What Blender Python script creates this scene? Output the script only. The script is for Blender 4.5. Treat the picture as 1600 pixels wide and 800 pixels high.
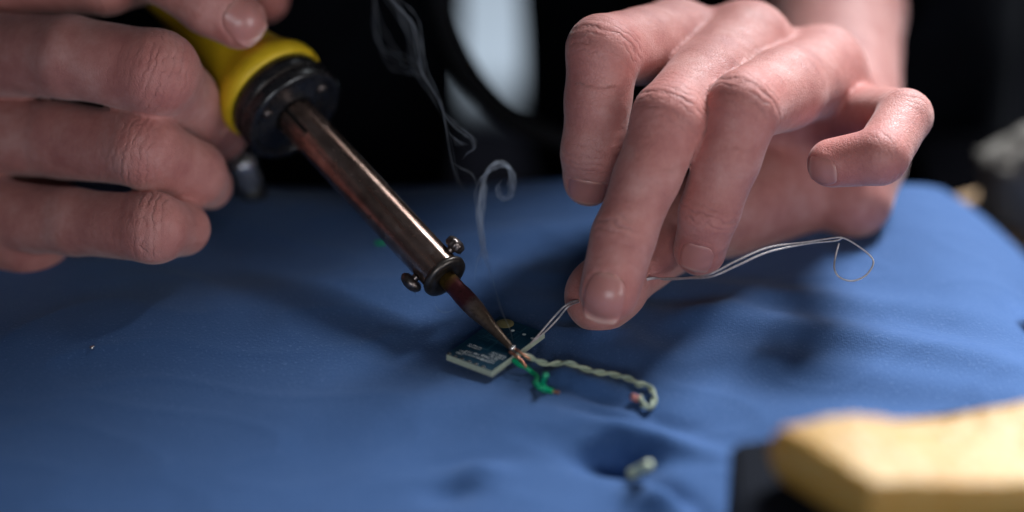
import bpy, bmesh, math, random
import numpy as np
from mathutils import Vector, Matrix, noise as mnoise
random.seed(4)
SC = bpy.context.scene
for _o in list(bpy.data.objects):
    bpy.data.objects.remove(_o)
COL = SC.collection

# ------------------------------------------------------------------ camera
PITCH = math.radians(29.0)
FPX = 3510.0                     # focal length in photo pixels (1600 wide)
D0 = 0.540                       # distance to the circuit board along the lens axis
CR = np.array([1.0, 0, 0])
CF = np.array([0, math.cos(PITCH), -math.sin(PITCH)])
CU = np.array([0, math.sin(PITCH), math.cos(PITCH)])
CAM = -((790 - 800) / FPX * D0 * CR + (400 - 550) / FPX * D0 * CU + D0 * CF)

def P(px, py, dz=0.0):
    """point seen at photo pixel (px,py), dz metres beyond the board's distance"""
    Z = D0 + dz
    return CAM + (px - 800) / FPX * Z * CR + (400 - py) / FPX * Z * CU + Z * CF

def T(px, py, h=0.0):
    """point seen at photo pixel (px,py) at height h over the table top"""
    d = (px - 800) / FPX * CR + (400 - py) / FPX * CU + CF
    return CAM + d * ((h - CAM[2]) / d[2])

cam_d = bpy.data.cameras.new('camera')
cam_d.sensor_width = 36.0
cam_d.lens = 36.0 * FPX / 1600.0
cam_d.clip_start, cam_d.clip_end = 0.02, 50
cam_d.dof.use_dof = True
cam_d.dof.focus_distance = D0 + 0.003
cam_d.dof.aperture_fstop = 3.1
cam_d.dof.aperture_blades = 0
cam = bpy.data.objects.new('camera', cam_d)
COL.objects.link(cam)
cam.location = CAM
cam.rotation_euler = (math.pi / 2 - PITCH, 0, 0)
SC.camera = cam

# ------------------------------------------------------------------ world and lamps
W = bpy.data.worlds.new('World'); SC.world = W; W.use_nodes = True
W.node_tree.nodes['Background'].inputs[0].default_value = (0.62, 0.72, 1.0, 1)
W.node_tree.nodes['Background'].inputs[1].default_value = 0.024

def area(name, loc, target, sx, sy, power, col):
    d = bpy.data.lights.new(name, 'AREA'); d.shape = 'RECTANGLE'
    d.size, d.size_y, d.energy, d.color = sx, sy, power, col
    o = bpy.data.objects.new(name, d); COL.objects.link(o)
    o.location = loc
    o.rotation_euler = (Vector(target) - Vector(loc)).to_track_quat('-Z', 'Y').to_euler()
    return o
area('window_light', (0.56, 0.95, 1.06), (0.05, 0.0, 0.02), 0.60, 0.45, 90.0, (0.88, 0.94, 1.0))
area('front_fill', (0.02, -0.62, 0.24), (0.04, 0.04, 0.05), 0.34, 0.20, 0.19, (0.88, 0.93, 1.0)).data.spread = math.radians(60)  # added fill from the front, lifts the finger fronts

area('side_fill', (0.34, -0.24, 0.15), (-0.10, 0.05, 0.07), 0.22, 0.16, 0.055, (0.92, 0.95, 1.0)).data.spread = math.radians(40)  # added low fill, brightens the gripping hand and the handle

SC.view_settings.view_transform = 'Standard'
SC.view_settings.look = 'None'
SC.view_settings.gamma = 1.0
SC.view_settings.exposure = 0.0
SC.render.engine = 'CYCLES'
SC.cycles.use_denoising = True
SC.cycles.max_bounces = 8
SC.cycles.volume_bounces = 1
SC.cycles.caustics_reflective = False
SC.cycles.caustics_refractive = False

# ------------------------------------------------------------------ helpers
def tag(o, label=None, cat=None, group=None, kind=None):
    for k, v in (('label', label), ('category', cat), ('group', group), ('kind', kind)):
        if v: o[k] = v
    return o

def empty(name, loc=(0, 0, 0), mat=None):
    o = bpy.data.objects.new(name, None); COL.objects.link(o)
    o.empty_display_size = 0.01
    if mat is not None: o.matrix_world = mat
    else: o.location = loc
    return o

def link_mesh(name, me, mat, parent=None, smooth=True):
    o = bpy.data.objects.new(name, me); COL.objects.link(o)
    if mat: me.materials.append(mat)
    if parent: o.parent = parent
    if smooth:
        me.polygons.foreach_set('use_smooth', np.ones(len(me.polygons), bool))
    return o

def from_data(name, v, f, mat, parent=None, smooth=True):
    me = bpy.data.meshes.new(name)
    me.from_pydata([tuple(map(float, p)) for p in v], [], [tuple(map(int, q)) for q in f])
    me.update()
    return link_mesh(name, me, mat, parent, smooth)

def from_bm(name, bm, mat, parent=None, smooth=True):
    me = bpy.data.meshes.new(name); bm.to_mesh(me); bm.free()
    return link_mesh(name, me, mat, parent, smooth)

def sharp(o, ang=35):
    bpy.context.view_layer.objects.active = o
    for e in bpy.context.selected_objects: e.select_set(False)
    o.select_set(True)
    bpy.ops.object.shade_smooth_by_angle(angle=math.radians(ang))
    o.select_set(False)

def lathe(name, prof, mat, parent, seg=72, skip=None, wob=0.0):
    """profile [(r,z)] turned about local Z; skip(ang,z0,z1)->True leaves faces out"""
    v, f = [], []
    for r, z in prof:
        for k in range(seg):
            a = 2 * math.pi * k / seg
            rr = r * (1 + wob * math.sin(3 * a + z * 900) * math.cos(5 * a))
            v.append((rr * math.cos(a), rr * math.sin(a), z))
    for i in range(len(prof) - 1):
        for k in range(seg):
            if skip and skip(2 * math.pi * (k + .5) / seg, .5 * (prof[i][1] + prof[i + 1][1])): continue
            k2 = (k + 1) % seg
            f.append((i * seg + k, i * seg + k2, (i + 1) * seg + k2, (i + 1) * seg + k))
    o = from_data(name, v, f, mat, parent)
    return o

def catmull(pts, n=8):
    pts = [np.array(p, float) for p in pts]
    pts = [2 * pts[0] - pts[1]] + pts + [2 * pts[-1] - pts[-2]]
    out = []
    for i in range(1, len(pts) - 2):
        p0, p1, p2, p3 = pts[i - 1:i + 3]
        for k in range(n):
            t = k / n
            out.append(.5 * (2 * p1 + (p2 - p0) * t + (2 * p0 - 5 * p1 + 4 * p2 - p3) * t * t + (3 * p1 - p0 - 3 * p2 + p3) * t ** 3))
    out.append(pts[-2])
    return out

def tube_data(path, rad, seg=10, flat=None, v0=0):
    """swept tube; rad: value or list; flat: (dir, factor) squashes the section along dir"""
    v, f = [], []
    n = len(path)
    up = np.array([0.13, 0.31, 0.94])
    for i, p in enumerate(path):
        t = path[min(i + 1, n - 1)] - path[max(i - 1, 0)]
        t = t / (np.linalg.norm(t) + 1e-12)
        a = up - t * up.dot(t); a /= np.linalg.norm(a) + 1e-12
        up = a
        b = np.cross(t, a)
        r = rad[i] if hasattr(rad, '__len__') else rad
        for k in range(seg):
            w = 2 * math.pi * k / seg
            q = r * (math.cos(w) * a + math.sin(w) * b)
            if flat is not None:
                q = q - flat[0] * q.dot(flat[0]) * (1 - flat[1])
            v.append(p + q)
    for i in range(n - 1):
        for k in range(seg):
            k2 = (k + 1) % seg
            f.append((v0 + i * seg + k, v0 + i * seg + k2, v0 + (i + 1) * seg + k2, v0 + (i + 1) * seg + k))
    f.append(tuple(v0 + k for k in range(seg))[::-1])
    f.append(tuple(v0 + (n - 1) * seg + k for k in range(seg)))
    return v, f

def tube(name, path, rad, mat, parent=None, seg=10):
    v, f = tube_data(path, rad, seg)
    return from_data(name, v, f, mat, parent)

def rbox(bm, lo, hi, bev=0.0, seg=2):
    r = bmesh.ops.create_cube(bm, size=1.0)
    lo, hi = Vector(lo), Vector(hi)
    for q in r['verts']:
        q.co = Vector([(lo[i] + hi[i]) / 2 + q.co[i] * (hi[i] - lo[i]) for i in range(3)])
    if bev:
        es = list({e for q in r['verts'] for e in q.link_edges})
        bmesh.ops.bevel(bm, geom=es, offset=bev, segments=seg, affect='EDGES', profile=0.5)

# ------------------------------------------------------------------ node materials
class NT:
    def __init__(s, name):
        s.m = bpy.data.materials.new(name); s.m.use_nodes = True
        s.t = s.m.node_tree; s.n = s.t.nodes; s.b = s.n['Principled BSDF']; s.out = s.n['Material Output']
    def add(s, typ, **kw):
        q = s.n.new(typ)
        for k, v in kw.items():
            if k.startswith('i_'):
                key = k[2:].replace('_', ' ')
                q.inputs[int(key) if key.isdigit() else key].default_value = v
            else: setattr(q, k, v)
        return q
    def l(s, a, b): s.t.links.new(a, b)
    def set(s, **kw):
        for k, v in kw.items():
            s.b.inputs[k.replace('_', ' ')].default_value = v
    def coord(s, sc=1.0, kind='Object'):
        c = s.add('ShaderNodeTexCoord'); m = s.add('ShaderNodeMapping')
        m.inputs['Scale'].default_value = sc if hasattr(sc, '__len__') else (sc,) * 3
        s.l(c.outputs[kind], m.inputs[0]); return m.outputs[0]
    def noise(s, vec, scale, detail=4, rough=.55):
        q = s.add('ShaderNodeTexNoise'); q.inputs['Scale'].default_value = scale
        q.inputs['Detail'].default_value = detail; q.inputs['Roughness'].default_value = rough
        s.l(vec, q.inputs['Vector']); return q.outputs[0]
    def ramp(s, fac, stops):
        q = s.add('ShaderNodeValToRGB'); e = q.color_ramp.elements
        while len(e) < len(stops): e.new(.5)
        for i, (p, c) in enumerate(stops):
            e[i].position = p; e[i].color = (c[0], c[1], c[2], 1) if hasattr(c, '__len__') else (c, c, c, 1)
        s.l(fac, q.inputs[0]); return q.outputs[0]
    def mix(s, fac, a, b, mode='MIX'):
        q = s.add('ShaderNodeMix', data_type='RGBA', blend_type=mode)
        for sock, v in ((q.inputs[0], fac), (q.inputs[6], a), (q.inputs[7], b)):
            if isinstance(v, bpy.types.NodeSocket): s.l(v, sock)
            else: sock.default_value = v if not hasattr(v, '__len__') or len(v) == 4 else (*v, 1)
        return q.outputs[2]
    def math(s, op, a, b=0.0):
        q = s.add('ShaderNodeMath', operation=op)
        for i, v in enumerate((a, b)):
            if isinstance(v, bpy.types.NodeSocket): s.l(v, q.inputs[i])
            else: q.inputs[i].default_value = v
        return q.outputs[0]
    def bump(s, h, strength, dist, prev=None):
        q = s.add('ShaderNodeBump'); q.inputs['Strength'].default_value = strength; q.inputs['Distance'].default_value = dist
        s.l(h, q.inputs['Height'])
        if prev: s.l(prev, q.inputs['Normal'])
        s.l(q.outputs[0], s.b.inputs['Normal']); return q.outputs[0]
    def attr(s, name):
        q = s.add('ShaderNodeAttribute', attribute_name=name); return q

def plain(name, col, rough=.5, metal=0.0, spec=None, var=.12, scale=120, bump=0.0):
    m = NT(name); vec = m.coord()
    nz = m.noise(vec, scale)
    c2 = tuple(max(0, c * (1 - var)) for c in col); c3 = tuple(min(1, c * (1 + var)) for c in col)
    m.l(m.ramp(nz, [(.3, c2), (.7, c3)]), m.b.inputs['Base Color'])
    m.l(m.ramp(nz, [(.25, max(0, rough - .08)), (.75, min(1, rough + .08))]), m.b.inputs['Roughness'])
    m.set(Metallic=metal)
    if spec is not None: m.b.inputs['Specular IOR Level'].default_value = spec
    if bump: m.bump(nz, .5, bump)
    return m.m

# skin
def skin_material():
    m = NT('skin')
    vec = m.coord()
    big = m.noise(vec, 110, 6, .65); fine = m.noise(vec, 420, 4, .6)
    base = m.ramp(big, [(.30, (.40, .135, .118)), (.50, (.52, .210, .178)), (.70, (.62, .315, .275))])
    base = m.mix(m.math('MULTIPLY', fine, .35), base, (.48, .20, .17))
    red = m.attr('red').outputs['Fac']
    base = m.mix(m.math('MULTIPLY', red, .65), base, (.58, .155, .125))
    # wrinkle lines at the joints (geometry attributes carry their direction)
    t = m.attr('wr_t').outputs['Fac']; w = m.attr('wr_w').outputs['Fac']
    wob = m.noise(vec, 260, 3)
    ph = m.math('ADD', m.math('MULTIPLY', t, 3.0), m.math('MULTIPLY', wob, 13.0))
    s1 = m.math('SINE', ph)
    line = m.math('POWER', m.math('ABSOLUTE', m.math('MULTIPLY', m.math('ADD', s1, 1.0), .5)), 0.45)
    patch = m.ramp(m.noise(m.coord(), 150, 2), [(.38, .15), (.62, 1.0)])
    wl = m.math('MULTIPLY', m.math('SUBTRACT', line, 1.0), m.math('MULTIPLY', w, patch))
    base = m.mix(m.math('MULTIPLY', m.math('MULTIPLY', wl, -1.0), .55), base, (.36, .14, .12))
    m.l(base, m.b.inputs['Base Color'])
    vor = m.add('ShaderNodeTexVoronoi', feature='DISTANCE_TO_EDGE'); vor.inputs['Scale'].default_value = 1250
    wv = m.add('ShaderNodeVectorMath', operation='ADD')
    nzv = m.add('ShaderNodeTexNoise'); nzv.inputs['Scale'].default_value = 500
    sc = m.add('ShaderNodeVectorMath', operation='SCALE'); sc.inputs['Scale'].default_value = .0012
    m.l(vec, nzv.inputs['Vector']); m.l(nzv.outputs['Color'], sc.inputs[0]); m.l(vec, wv.inputs[0]); m.l(sc.outputs[0], wv.inputs[1])
    m.l(wv.outputs[0], vor.inputs['Vector'])
    cell = m.math('MINIMUM', m.math('MULTIPLY', vor.outputs['Distance'], 3.0), .5)
    b1 = m.bump(cell, .6, .00020)
    b2 = m.bump(fine, .35, .0003, b1)
    m.bump(wl, 1.0, .00032, b2)
    m.l(m.ramp(fine, [(.3, .50), (.7, .66)]), m.b.inputs['Roughness'])
    m.b.inputs['Subsurface Weight'].default_value = .09
    m.b.inputs['Subsurface Radius'].default_value = (1.0, .35, .2)
    m.b.inputs['Subsurface Scale'].default_value = .0035
    m.b.inputs['Specular IOR Level'].default_value = .5
    m.b.inputs['Sheen Weight'].default_value = .25
    m.b.inputs['Sheen Roughness'].default_value = .35
    m.b.inputs['Sheen Tint'].default_value = (1, .93, .9, 1)
    return m.m
M_SKIN = skin_material()
def nail_material():
    m = NT('nail'); vec = m.coord()
    u = m.attr('nail_v').outputs['Fac']
    col = m.ramp(u, [(.0, (.58, .31, .26)), (.14, (.50, .205, .175)), (.84, (.52, .215, .185)), (.95, (.62, .36, .30))])
    col = m.mix(m.math('MULTIPLY', m.noise(vec, 350), .3), col, (.48, .22, .20))
    m.l(col, m.b.inputs['Base Color'])
    m.set(Roughness=.32); m.b.inputs['Subsurface Weight'].default_value = .1
    m.b.inputs['Subsurface Scale'].default_value = .002
    m.bump(m.noise(m.coord((300, 300, 300)), 1.0), .1, .0002)
    return m.m
M_NAIL = nail_material()

def cloth_material():
    m = NT('blue_cloth'); vec = m.coord()
    big = m.noise(vec, 14, 4); mid = m.noise(vec, 120, 4); fine = m.noise(vec, 1500, 3)
    c = m.ramp(big, [(.3, (.035, .083, .204)), (.7, (.046, .105, .252))])
    c = m.mix(m.math('MULTIPLY', mid, .35), c, (.038, .088, .22))
    speck = m.ramp(fine, [(.60, 0.0), (.72, 1.0)])
    c = m.mix(m.math('MULTIPLY', speck, .6), c, (.12, .19, .36))
    m.l(c, m.b.inputs['Base Color'])
    wx = m.add('ShaderNodeTexWave', wave_type='BANDS', bands_direction='X'); wy = m.add('ShaderNodeTexWave', wave_type='BANDS', bands_direction='Y')
    for q in (wx, wy):
        q.inputs['Scale'].default_value = 620; q.inputs['Distortion'].default_value = 1.5; q.inputs['Detail'].default_value = 1
        m.l(vec, q.inputs['Vector'])
    weave = m.math('MAXIMUM', wx.outputs['Fac'], wy.outputs['Fac'])
    b = m.bump(weave, .3, .00008)
    m.bump(fine, .7, .0003, b)
    m.set(Roughness=.8)
    m.b.inputs['Sheen Weight'].default_value = .20
    m.b.inputs['Sheen Roughness'].default_value = .4
    m.b.inputs['Sheen Tint'].default_value = (.75, .85, 1, 1)
    m.b.inputs['Specular IOR Level'].default_value = .12
    return m.m
M_CLOTH = cloth_material()

def barrel_material():
    m = NT('heat_stained_steel'); vec = m.coord()
    c = m.add('ShaderNodeTexCoord'); sp = m.add('ShaderNodeSeparateXYZ'); m.l(c.outputs['Object'], sp.inputs[0])
    z = sp.outputs[2]
    streak = m.noise(m.coord((600, 600, 60)), 1.0, 5, .65)
    blot = m.noise(vec, 150, 6, .7)
    col = m.ramp(blot, [(.30, (.16, .10, .08)), (.45, (.34, .235, .19)), (.58, (.48, .33, .27)), (.72, (.66, .56, .50))])
    col = m.mix(m.ramp(streak, [(.45, 0), (.65, 1)]), col, (.30, .17, .13))
    dirt = m.ramp(m.noise(m.coord((500, 500, 160)), 1.0, 6, .75), [(.60, 0), (.70, 1)])
    col = m.mix(m.math('MULTIPLY', dirt, .85), col, (.03, .022, .02))
    m.l(col, m.b.inputs['Base Color'])
    m.l(m.mix(dirt, m.ramp(streak, [(.3, .17), (.7, .30)]), (.7, .7, .7)), m.b.inputs['Roughness'])
    m.set(Metallic=.92, Anisotropic=.85)
    m.b.inputs['Anisotropic Rotation'].default_value = .25
    tg = m.add('ShaderNodeTangent', direction_type='RADIAL', axis='Z'); m.l(tg.outputs[0], m.b.inputs['Tangent'])
    m.bump(m.noise(m.coord((700, 700, 120)), 1.0, 5, .7), .35, .0001)
    return m.m
M_BARREL = barrel_material()
def tip_material():
    m = NT('burnt_tip_metal')
    c = m.add('ShaderNodeTexCoord'); sp = m.add('ShaderNodeSeparateXYZ'); m.l(c.outputs['Object'], sp.inputs[0])
    zz = m.math('ADD', m.math('DIVIDE', sp.outputs[2], .029), m.math('MULTIPLY', m.math('SUBTRACT', m.noise(m.coord(), 300), .5), .12))
    col = m.ramp(zz, [(.0, (.50, .46, .42)), (.05, (.13, .09, .065)), (.45, (.20, .14, .10)), (.56, (.22, .16, .14)), (.62, (.13, .035, .04)), (.80, (.17, .045, .05)), (.88, (.34, .20, .05)), (1.0, (.36, .24, .07))])
    spots = m.ramp(m.noise(m.coord(), 700, 5, .7), [(.5, 0), (.68, 1)])
    m.l(m.mix(m.math('MULTIPLY', spots, .6), col, (.035, .025, .02)), m.b.inputs['Base Color'])
    m.set(Metallic=.8, Roughness=.42)
    m.bump(m.noise(m.coord(), 900, 4), .5, .00015)
    return m.m
M_TIP = tip_material()
M_YELLOW = plain('yellow_rubber', (.70, .46, .012), .48, var=.07, scale=200, bump=.00004)
def collar_material():
    m = NT('scuffed_black_metal'); vec = m.coord()
    sc = m.ramp(m.noise(vec, 900, 3, .8), [(.66, 0), (.72, 1)])
    nz = m.noise(vec, 180, 5, .7)
    col = m.ramp(nz, [(.3, (.008, .008, .010)), (.75, (.022, .019, .018))])
    m.l(m.mix(m.math('MULTIPLY', sc, .5), col, (.20, .18, .15)), m.b.inputs['Base Color'])
    m.l(m.ramp(nz, [(.3, .18), (.75, .38)]), m.b.inputs['Roughness'])
    m.bump(nz, .15, .0002)
    return m.m
M_COLLAR = collar_material()
M_RIM = plain('worn_dark_steel', (.10, .085, .075), .38, .85, var=.4, scale=400, bump=.00006)
M_SCREW = plain('dull_screw_metal', (.16, .13, .12), .34, .9, var=.35, scale=900, bump=.00005)
M_DARK = plain('slot_black', (.004, .004, .004), .8)  # near-black standing for the shade inside the barrel and screw slots
M_BLACK = plain('black_plastic', (.012, .012, .013), .35)
M_JACKET = plain('black_jacket_fabric', (.003, .0033, .0045), .9, var=.3, scale=60, bump=.0006, spec=.05)
M_TROUSER = plain('black_trouser_fabric', (.006, .007, .011), .85, var=.3, scale=60, bump=.0006, spec=.15)
M_PCB = plain('navy_solder_mask', (.004, .032, .060), .42, spec=.25, var=.25, scale=600, bump=.00002)
M_FR4 = plain('cream_fibreglass', (.42, .46, .35), .6, var=.15, scale=1500)
M_INK = plain('white_board_print', (.62, .64, .62), .6, var=.15, scale=2500)
M_GOLD = plain('gold_pad', (.36, .31, .14), .45, .4)
M_SOLDER = plain('bright_solder', (.75, .73, .70), .22, .95)
M_COPPER = plain('bare_copper', (.60, .27, .17), .35, .85, var=.2, scale=2000)
M_CREAMW = plain('cream_insulation', (.42, .47, .33), .45, var=.08)
M_GREENW = plain('green_insulation', (.0, .33, .14), .4, var=.1)
M_THINW = plain('thin_silver_wire', (.55, .49, .48), .42, .6, var=.2, scale=1500)
M_TABLE = plain('dark_stained_wood', (.0015, .0015, .002), .95, spec=.0, var=.3, scale=30)
M_FLOOR = plain('dark_floor', (.005, .005, .007), .95, var=.3, scale=6, spec=0.0)
M_WALL = plain('dark_wall', (.010, .011, .015), .9, spec=0.0, var=.3, scale=3)
def sponge_material():
    m = NT('yellow_sponge'); vec = m.coord()
    v = m.add('ShaderNodeTexVoronoi'); v.inputs['Scale'].default_value = 420; m.l(vec, v.inputs['Vector'])
    pore = m.ramp(v.outputs['Distance'], [(.12, 0), (.4, 1)])
    big = m.noise(vec, 45, 5)
    col = m.ramp(big, [(.35, (.38, .195, .028)), (.6, (.42, .245, .06))])
    stain = m.ramp(m.noise(vec, 80, 4), [(.58, 0), (.72, 1)])
    col = m.mix(m.math('MULTIPLY', stain, .25), col, (.50, .26, .08))
    m.l(m.mix(pore, (.48, .20, .02), col), m.b.inputs['Base Color'])
    m.set(Roughness=.55); m.b.inputs['Specular IOR Level'].default_value = .42; m.bump(pore, .5, .0004)
    m.b.inputs['Subsurface Weight'].default_value = .25
    m.b.inputs['Subsurface Radius'].default_value = (1, .6, .2); m.b.inputs['Subsurface Scale'].default_value = .004
    return m.m
M_SPONGE = sponge_material()
def smoke_material(name, dens):
    m = NT(name)
    m.n.remove(m.b)
    v = m.add('ShaderNodeVolumePrincipled')
    v.inputs['Color'].default_value = (.86, .91, 1, 1); v.inputs['Density'].default_value = dens
    v.inputs['Anisotropy'].default_value = .45
    m.l(v.outputs[0], m.out.inputs['Volume'])
    return m.m

# ------------------------------------------------------------------ signed-distance modelling
def smin(a, b, k):
    h = np.maximum(k - np.abs(a - b), 0.0) / k
    return np.minimum(a, b) - h * h * h * k * (1 / 6.0)

class Cone:      # round cone: two spheres joined by their common tangent surface
    def __init__(s, a, b, r1, r2):
        s.a, s.b, s.r1, s.r2 = np.array(a, float), np.array(b, float), r1, r2
    def __call__(s, p):
        ba = s.b - s.a; l2 = ba.dot(ba); rr = s.r1 - s.r2
        a2 = max(l2 - rr * rr, 1e-9); il2 = 1.0 / l2
        pa = p - s.a
        y = pa @ ba; z = y - l2
        q = pa * l2 - y[:, None] * ba
        x2 = np.einsum('ij,ij->i', q, q)
        y2 = y * y * l2; z2 = z * z * l2
        k = np.sign(rr) * rr * rr * x2
        d = (np.sqrt(np.maximum(x2 * a2 * il2, 0)) + y * rr) * il2 - s.r1
        c1 = np.sign(z) * a2 * z2 > k
        c2 = np.sign(y) * a2 * y2 < k
        d = np.where(c2, np.sqrt(x2 + y2) * il2 - s.r1, d)
        d = np.where(c1, np.sqrt(x2 + z2) * il2 - s.r2, d)
        return d
class Ell:       # ellipsoid, axes in the camera's right/up/depth directions unless given
    def __init__(s, c, r, ax=None):
        s.c, s.r = np.array(c, float), np.array(r, float)
        s.ax = np.stack([CR, CU, CF]) if ax is None else np.array(ax)
    def __call__(s, p):
        q = (p - s.c) @ s.ax.T
        k0 = np.linalg.norm(q / s.r, axis=1); k1 = np.linalg.norm(q / (s.r ** 2), axis=1)
        return k0 * (k0 - 1) / np.maximum(k1, 1e-9)
class Union:
    def __init__(s, items, k): s.i, s.k = items, k
    def __call__(s, p):
        d = s.i[0](p)
        for q in s.i[1:]: d = smin(d, q(p), s.k)
        return d

def grad(f, p, e=2e-4):
    g = np.zeros_like(p)
    for s in ((1, -1, -1), (-1, -1, 1), (-1, 1, -1), (1, 1, 1)):
        s = np.array(s, float); g += s * f(p + s * e)[:, None]
    return g / (np.linalg.norm(g, axis=1, keepdims=True) + 1e-12)

def chunked(f, p, n=200000):
    return np.concatenate([f(p[i:i + n]) for i in range(0, len(p), n)]) if len(p) else np.zeros(0)

def sdf_mesh(f, lo, hi, h, project=2, smooth=True):
    lo, hi = np.array(lo, float), np.array(hi, float)
    B = 8
    nb = np.ceil((hi - lo) / (h * B)).astype(int)
    n = nb * B
    cc = np.stack(np.meshgrid(*[np.arange(k) for k in nb], indexing='ij'), -1).reshape(-1, 3)
    cen = lo + (cc * B + (B - 1) / 2) * h
    dc = chunked(f, cen)
    act = np.abs(dc) < h * B * 1.05
    V = np.empty(n, np.float32)
    Vb = V.reshape(nb[0], B, nb[1], B, nb[2], B)
    Vb[:] = np.where(dc > 0, 1, -1).reshape(nb)[:, None, :, None, :, None] * 0.05
    off = np.stack(np.meshgrid(*[np.arange(B)] * 3, indexing='ij'), -1).reshape(-1, 3)
    ac = cc[act]
    pts = lo + (ac[:, None, :] * B + off[None]) * h
    vals = chunked(f, pts.reshape(-1, 3)).reshape(-1, B, B, B)
    Vb[ac[:, 0], :, ac[:, 1], :, ac[:, 2], :] = vals
    neg = V < 0
    c = [neg[i:n[0] - 1 + i, j:n[1] - 1 + j, k:n[2] - 1 + k] for i in (0, 1) for j in (0, 1) for k in (0, 1)]
    cnt = sum(q.astype(np.int8) for q in c)
    cell = (cnt > 0) & (cnt < 8)
    ci = np.argwhere(cell)
    idx = -np.ones(cell.shape, np.int64); idx[cell] = np.arange(len(ci))
    acc = np.zeros((len(ci), 3)); num = np.zeros(len(ci))
    corners = [(i, j, k) for i in (0, 1) for j in (0, 1) for k in (0, 1)]
    for a in corners:
        for ax in range(3):
            if a[ax]: continue
            b = list(a); b[ax] = 1
            va = V[ci[:, 0] + a[0], ci[:, 1] + a[1], ci[:, 2] + a[2]]
            vb = V[ci[:, 0] + b[0], ci[:, 1] + b[1], ci[:, 2] + b[2]]
            m = (va < 0) != (vb < 0)
            t = np.where(m, va / np.where(m, va - vb, 1), 0)
            pt = np.tile(np.array(a, float), (len(ci), 1)); pt[:, ax] += t
            acc[m] += pt[m]; num[m] += 1
    verts = lo + (ci + acc / num[:, None]) * h
    faces = []
    for ax in range(3):
        u, w = [(1, 2), (2, 0), (0, 1)][ax]
        sl0 = [slice(1, -1)] * 3; sl0[ax] = slice(0, -1)
        sl1 = [slice(1, -1)] * 3; sl1[ax] = slice(1, None)
        e = neg[tuple(sl0)] != neg[tuple(sl1)]
        q = np.argwhere(e)
        base = q.copy(); base[:, u] += 1; base[:, w] += 1
        inside0 = neg[base[:, 0], base[:, 1], base[:, 2]]
        quad = []
        for du, dw in ((-1, -1), (0, -1), (0, 0), (-1, 0)):
            k = base.copy(); k[:, u] += du; k[:, w] += dw
            quad.append(idx[k[:, 0], k[:, 1], k[:, 2]])
        quad = np.stack(quad, 1)
        quad[~inside0] = quad[~inside0][:, ::-1]
        faces.append(quad)
    faces = np.concatenate(faces)
    faces = faces[(faces >= 0).all(1)]
    for _ in range(project):
        d = chunked(f, verts)
        g = np.concatenate([grad(f, verts[i:i + 200000]) for i in range(0, len(verts), 200000)])
        verts = verts - np.clip(d, -h * .7, h * .7)[:, None] * g
    if smooth:
        acc = np.zeros_like(verts); num = np.zeros(len(verts))
        for k in range(4):
            i, j = faces[:, k], faces[:, (k + 1) % 4]
            np.add.at(acc, i, verts[j]); np.add.at(num, i, 1)
        for _ in range(1):
            verts = .45 * verts + .55 * acc / np.maximum(num, 1)[:, None]
        for _ in range(4):
            acc[:] = 0
            for k in range(4):
                i, j = faces[:, k], faces[:, (k + 1) % 4]
                np.add.at(acc, i, verts[j])
            avg = acc / np.maximum(num, 1)[:, None]
            dev = np.linalg.norm(avg - verts, axis=1)
            wgt = np.clip((dev - .10 * h) / (.12 * h), 0, 1)[:, None] * .8
            verts = verts + wgt * (avg - verts)
    return verts, faces

mm = .001
def finger(joints, k=2.5 * mm, pads=()):
    """joints: [(px,py,dz,r_mm)...] -> Union of tapered phalanges"""
    pts = [P(*j[:3]) for j in joints]
    items = [Cone(pts[i], pts[i + 1], joints[i][3] * mm, joints[i + 1][3] * mm) for i in range(len(pts) - 1)]
    for c in pads: items.append(c)
    return Union(items, k), pts

JOINTS = []      # (position, axis, dorsal direction, radius, strength) for wrinkles
REDS = []        # (position, radius, strength) for redder skin
NAILS = []

# ---- hand on the right (the person's left hand) ----
hA, pA = finger([(1056, 64, .036, 10.6), (1000, 72, .020, 9.5), (942, 80, .004, 8.8), (934, 158, .0055, 8.1), (927, 236, .007, 7.7), (921, 283, .014, 6.3)])
hB, pB = finger([(1168, 76, .036, 11.2), (1106, 128, .016, 10.4), (1047, 185, -.003, 9.0), (1011, 276, -.005, 7.9), (976, 366, -.007, 7.5), (952, 456, -.009, 7.2)])
hC, pC = finger([(1286, 114, .040, 10.8), (1224, 140, .017, 10.2), (1163, 166, -.004, 8.8), (1136, 249, -.0025, 7.8), (1108, 332, -.001, 7.2), (1094, 389, .006, 6.6)])
hD, pD = finger([(1328, 182, .040, 8.2), (1414, 182, .012, 6.9), (1376, 244, .000, 6.9), (1299, 255, .004, 5.9)], 1.6 * mm)
hT, pT = finger([(1225, 300, .058, 13), (1085, 342, .034, 11.0), (1003, 398, .018, 8.9), (936, 466, .0045, 8.3)], 3 * mm,
                pads=[Ell(P(950, 452, .006), (.0095, .0085, .0078))])
wrist = P(1300, 222, .066)
palm = Union([
    Cone(P(1060, 66, .038), P(1255, 215, .064), 10.4 * mm, 14 * mm),
    Cone(P(1168, 76, .040), P(1275, 210, .066), 10.8 * mm, 15 * mm),
    Cone(P(1284, 114, .044), P(1300, 220, .066), 10.6 * mm, 14 * mm),
    Cone(P(1325, 172, .046), P(1330, 250, .062), 8.6 * mm, 13 * mm),
    Cone(P(1330, 250, .060), P(1332, 312, .054), 12 * mm, 10.5 * mm),     # heel of the hand
    Cone(P(1240, 270, .064), P(1130, 328, .044), 15 * mm, 11.5 * mm),     # ball of the thumb
    Ell(P(1163, 60, .036), (.0085, .0085, .009)), Ell(P(1283, 98, .041), (.008, .0085, .009)),   # knuckles
    Cone(wrist, P(1293, 20, .128), 19 * mm, 21.5 * mm),
    Cone(P(1293, 20, .128), P(1190, -220, .24), 21.5 * mm, 28 * mm),
], 9 * mm)
fing_r = Union([hA, hB, hC, hD, hT], .6 * mm)
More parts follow.
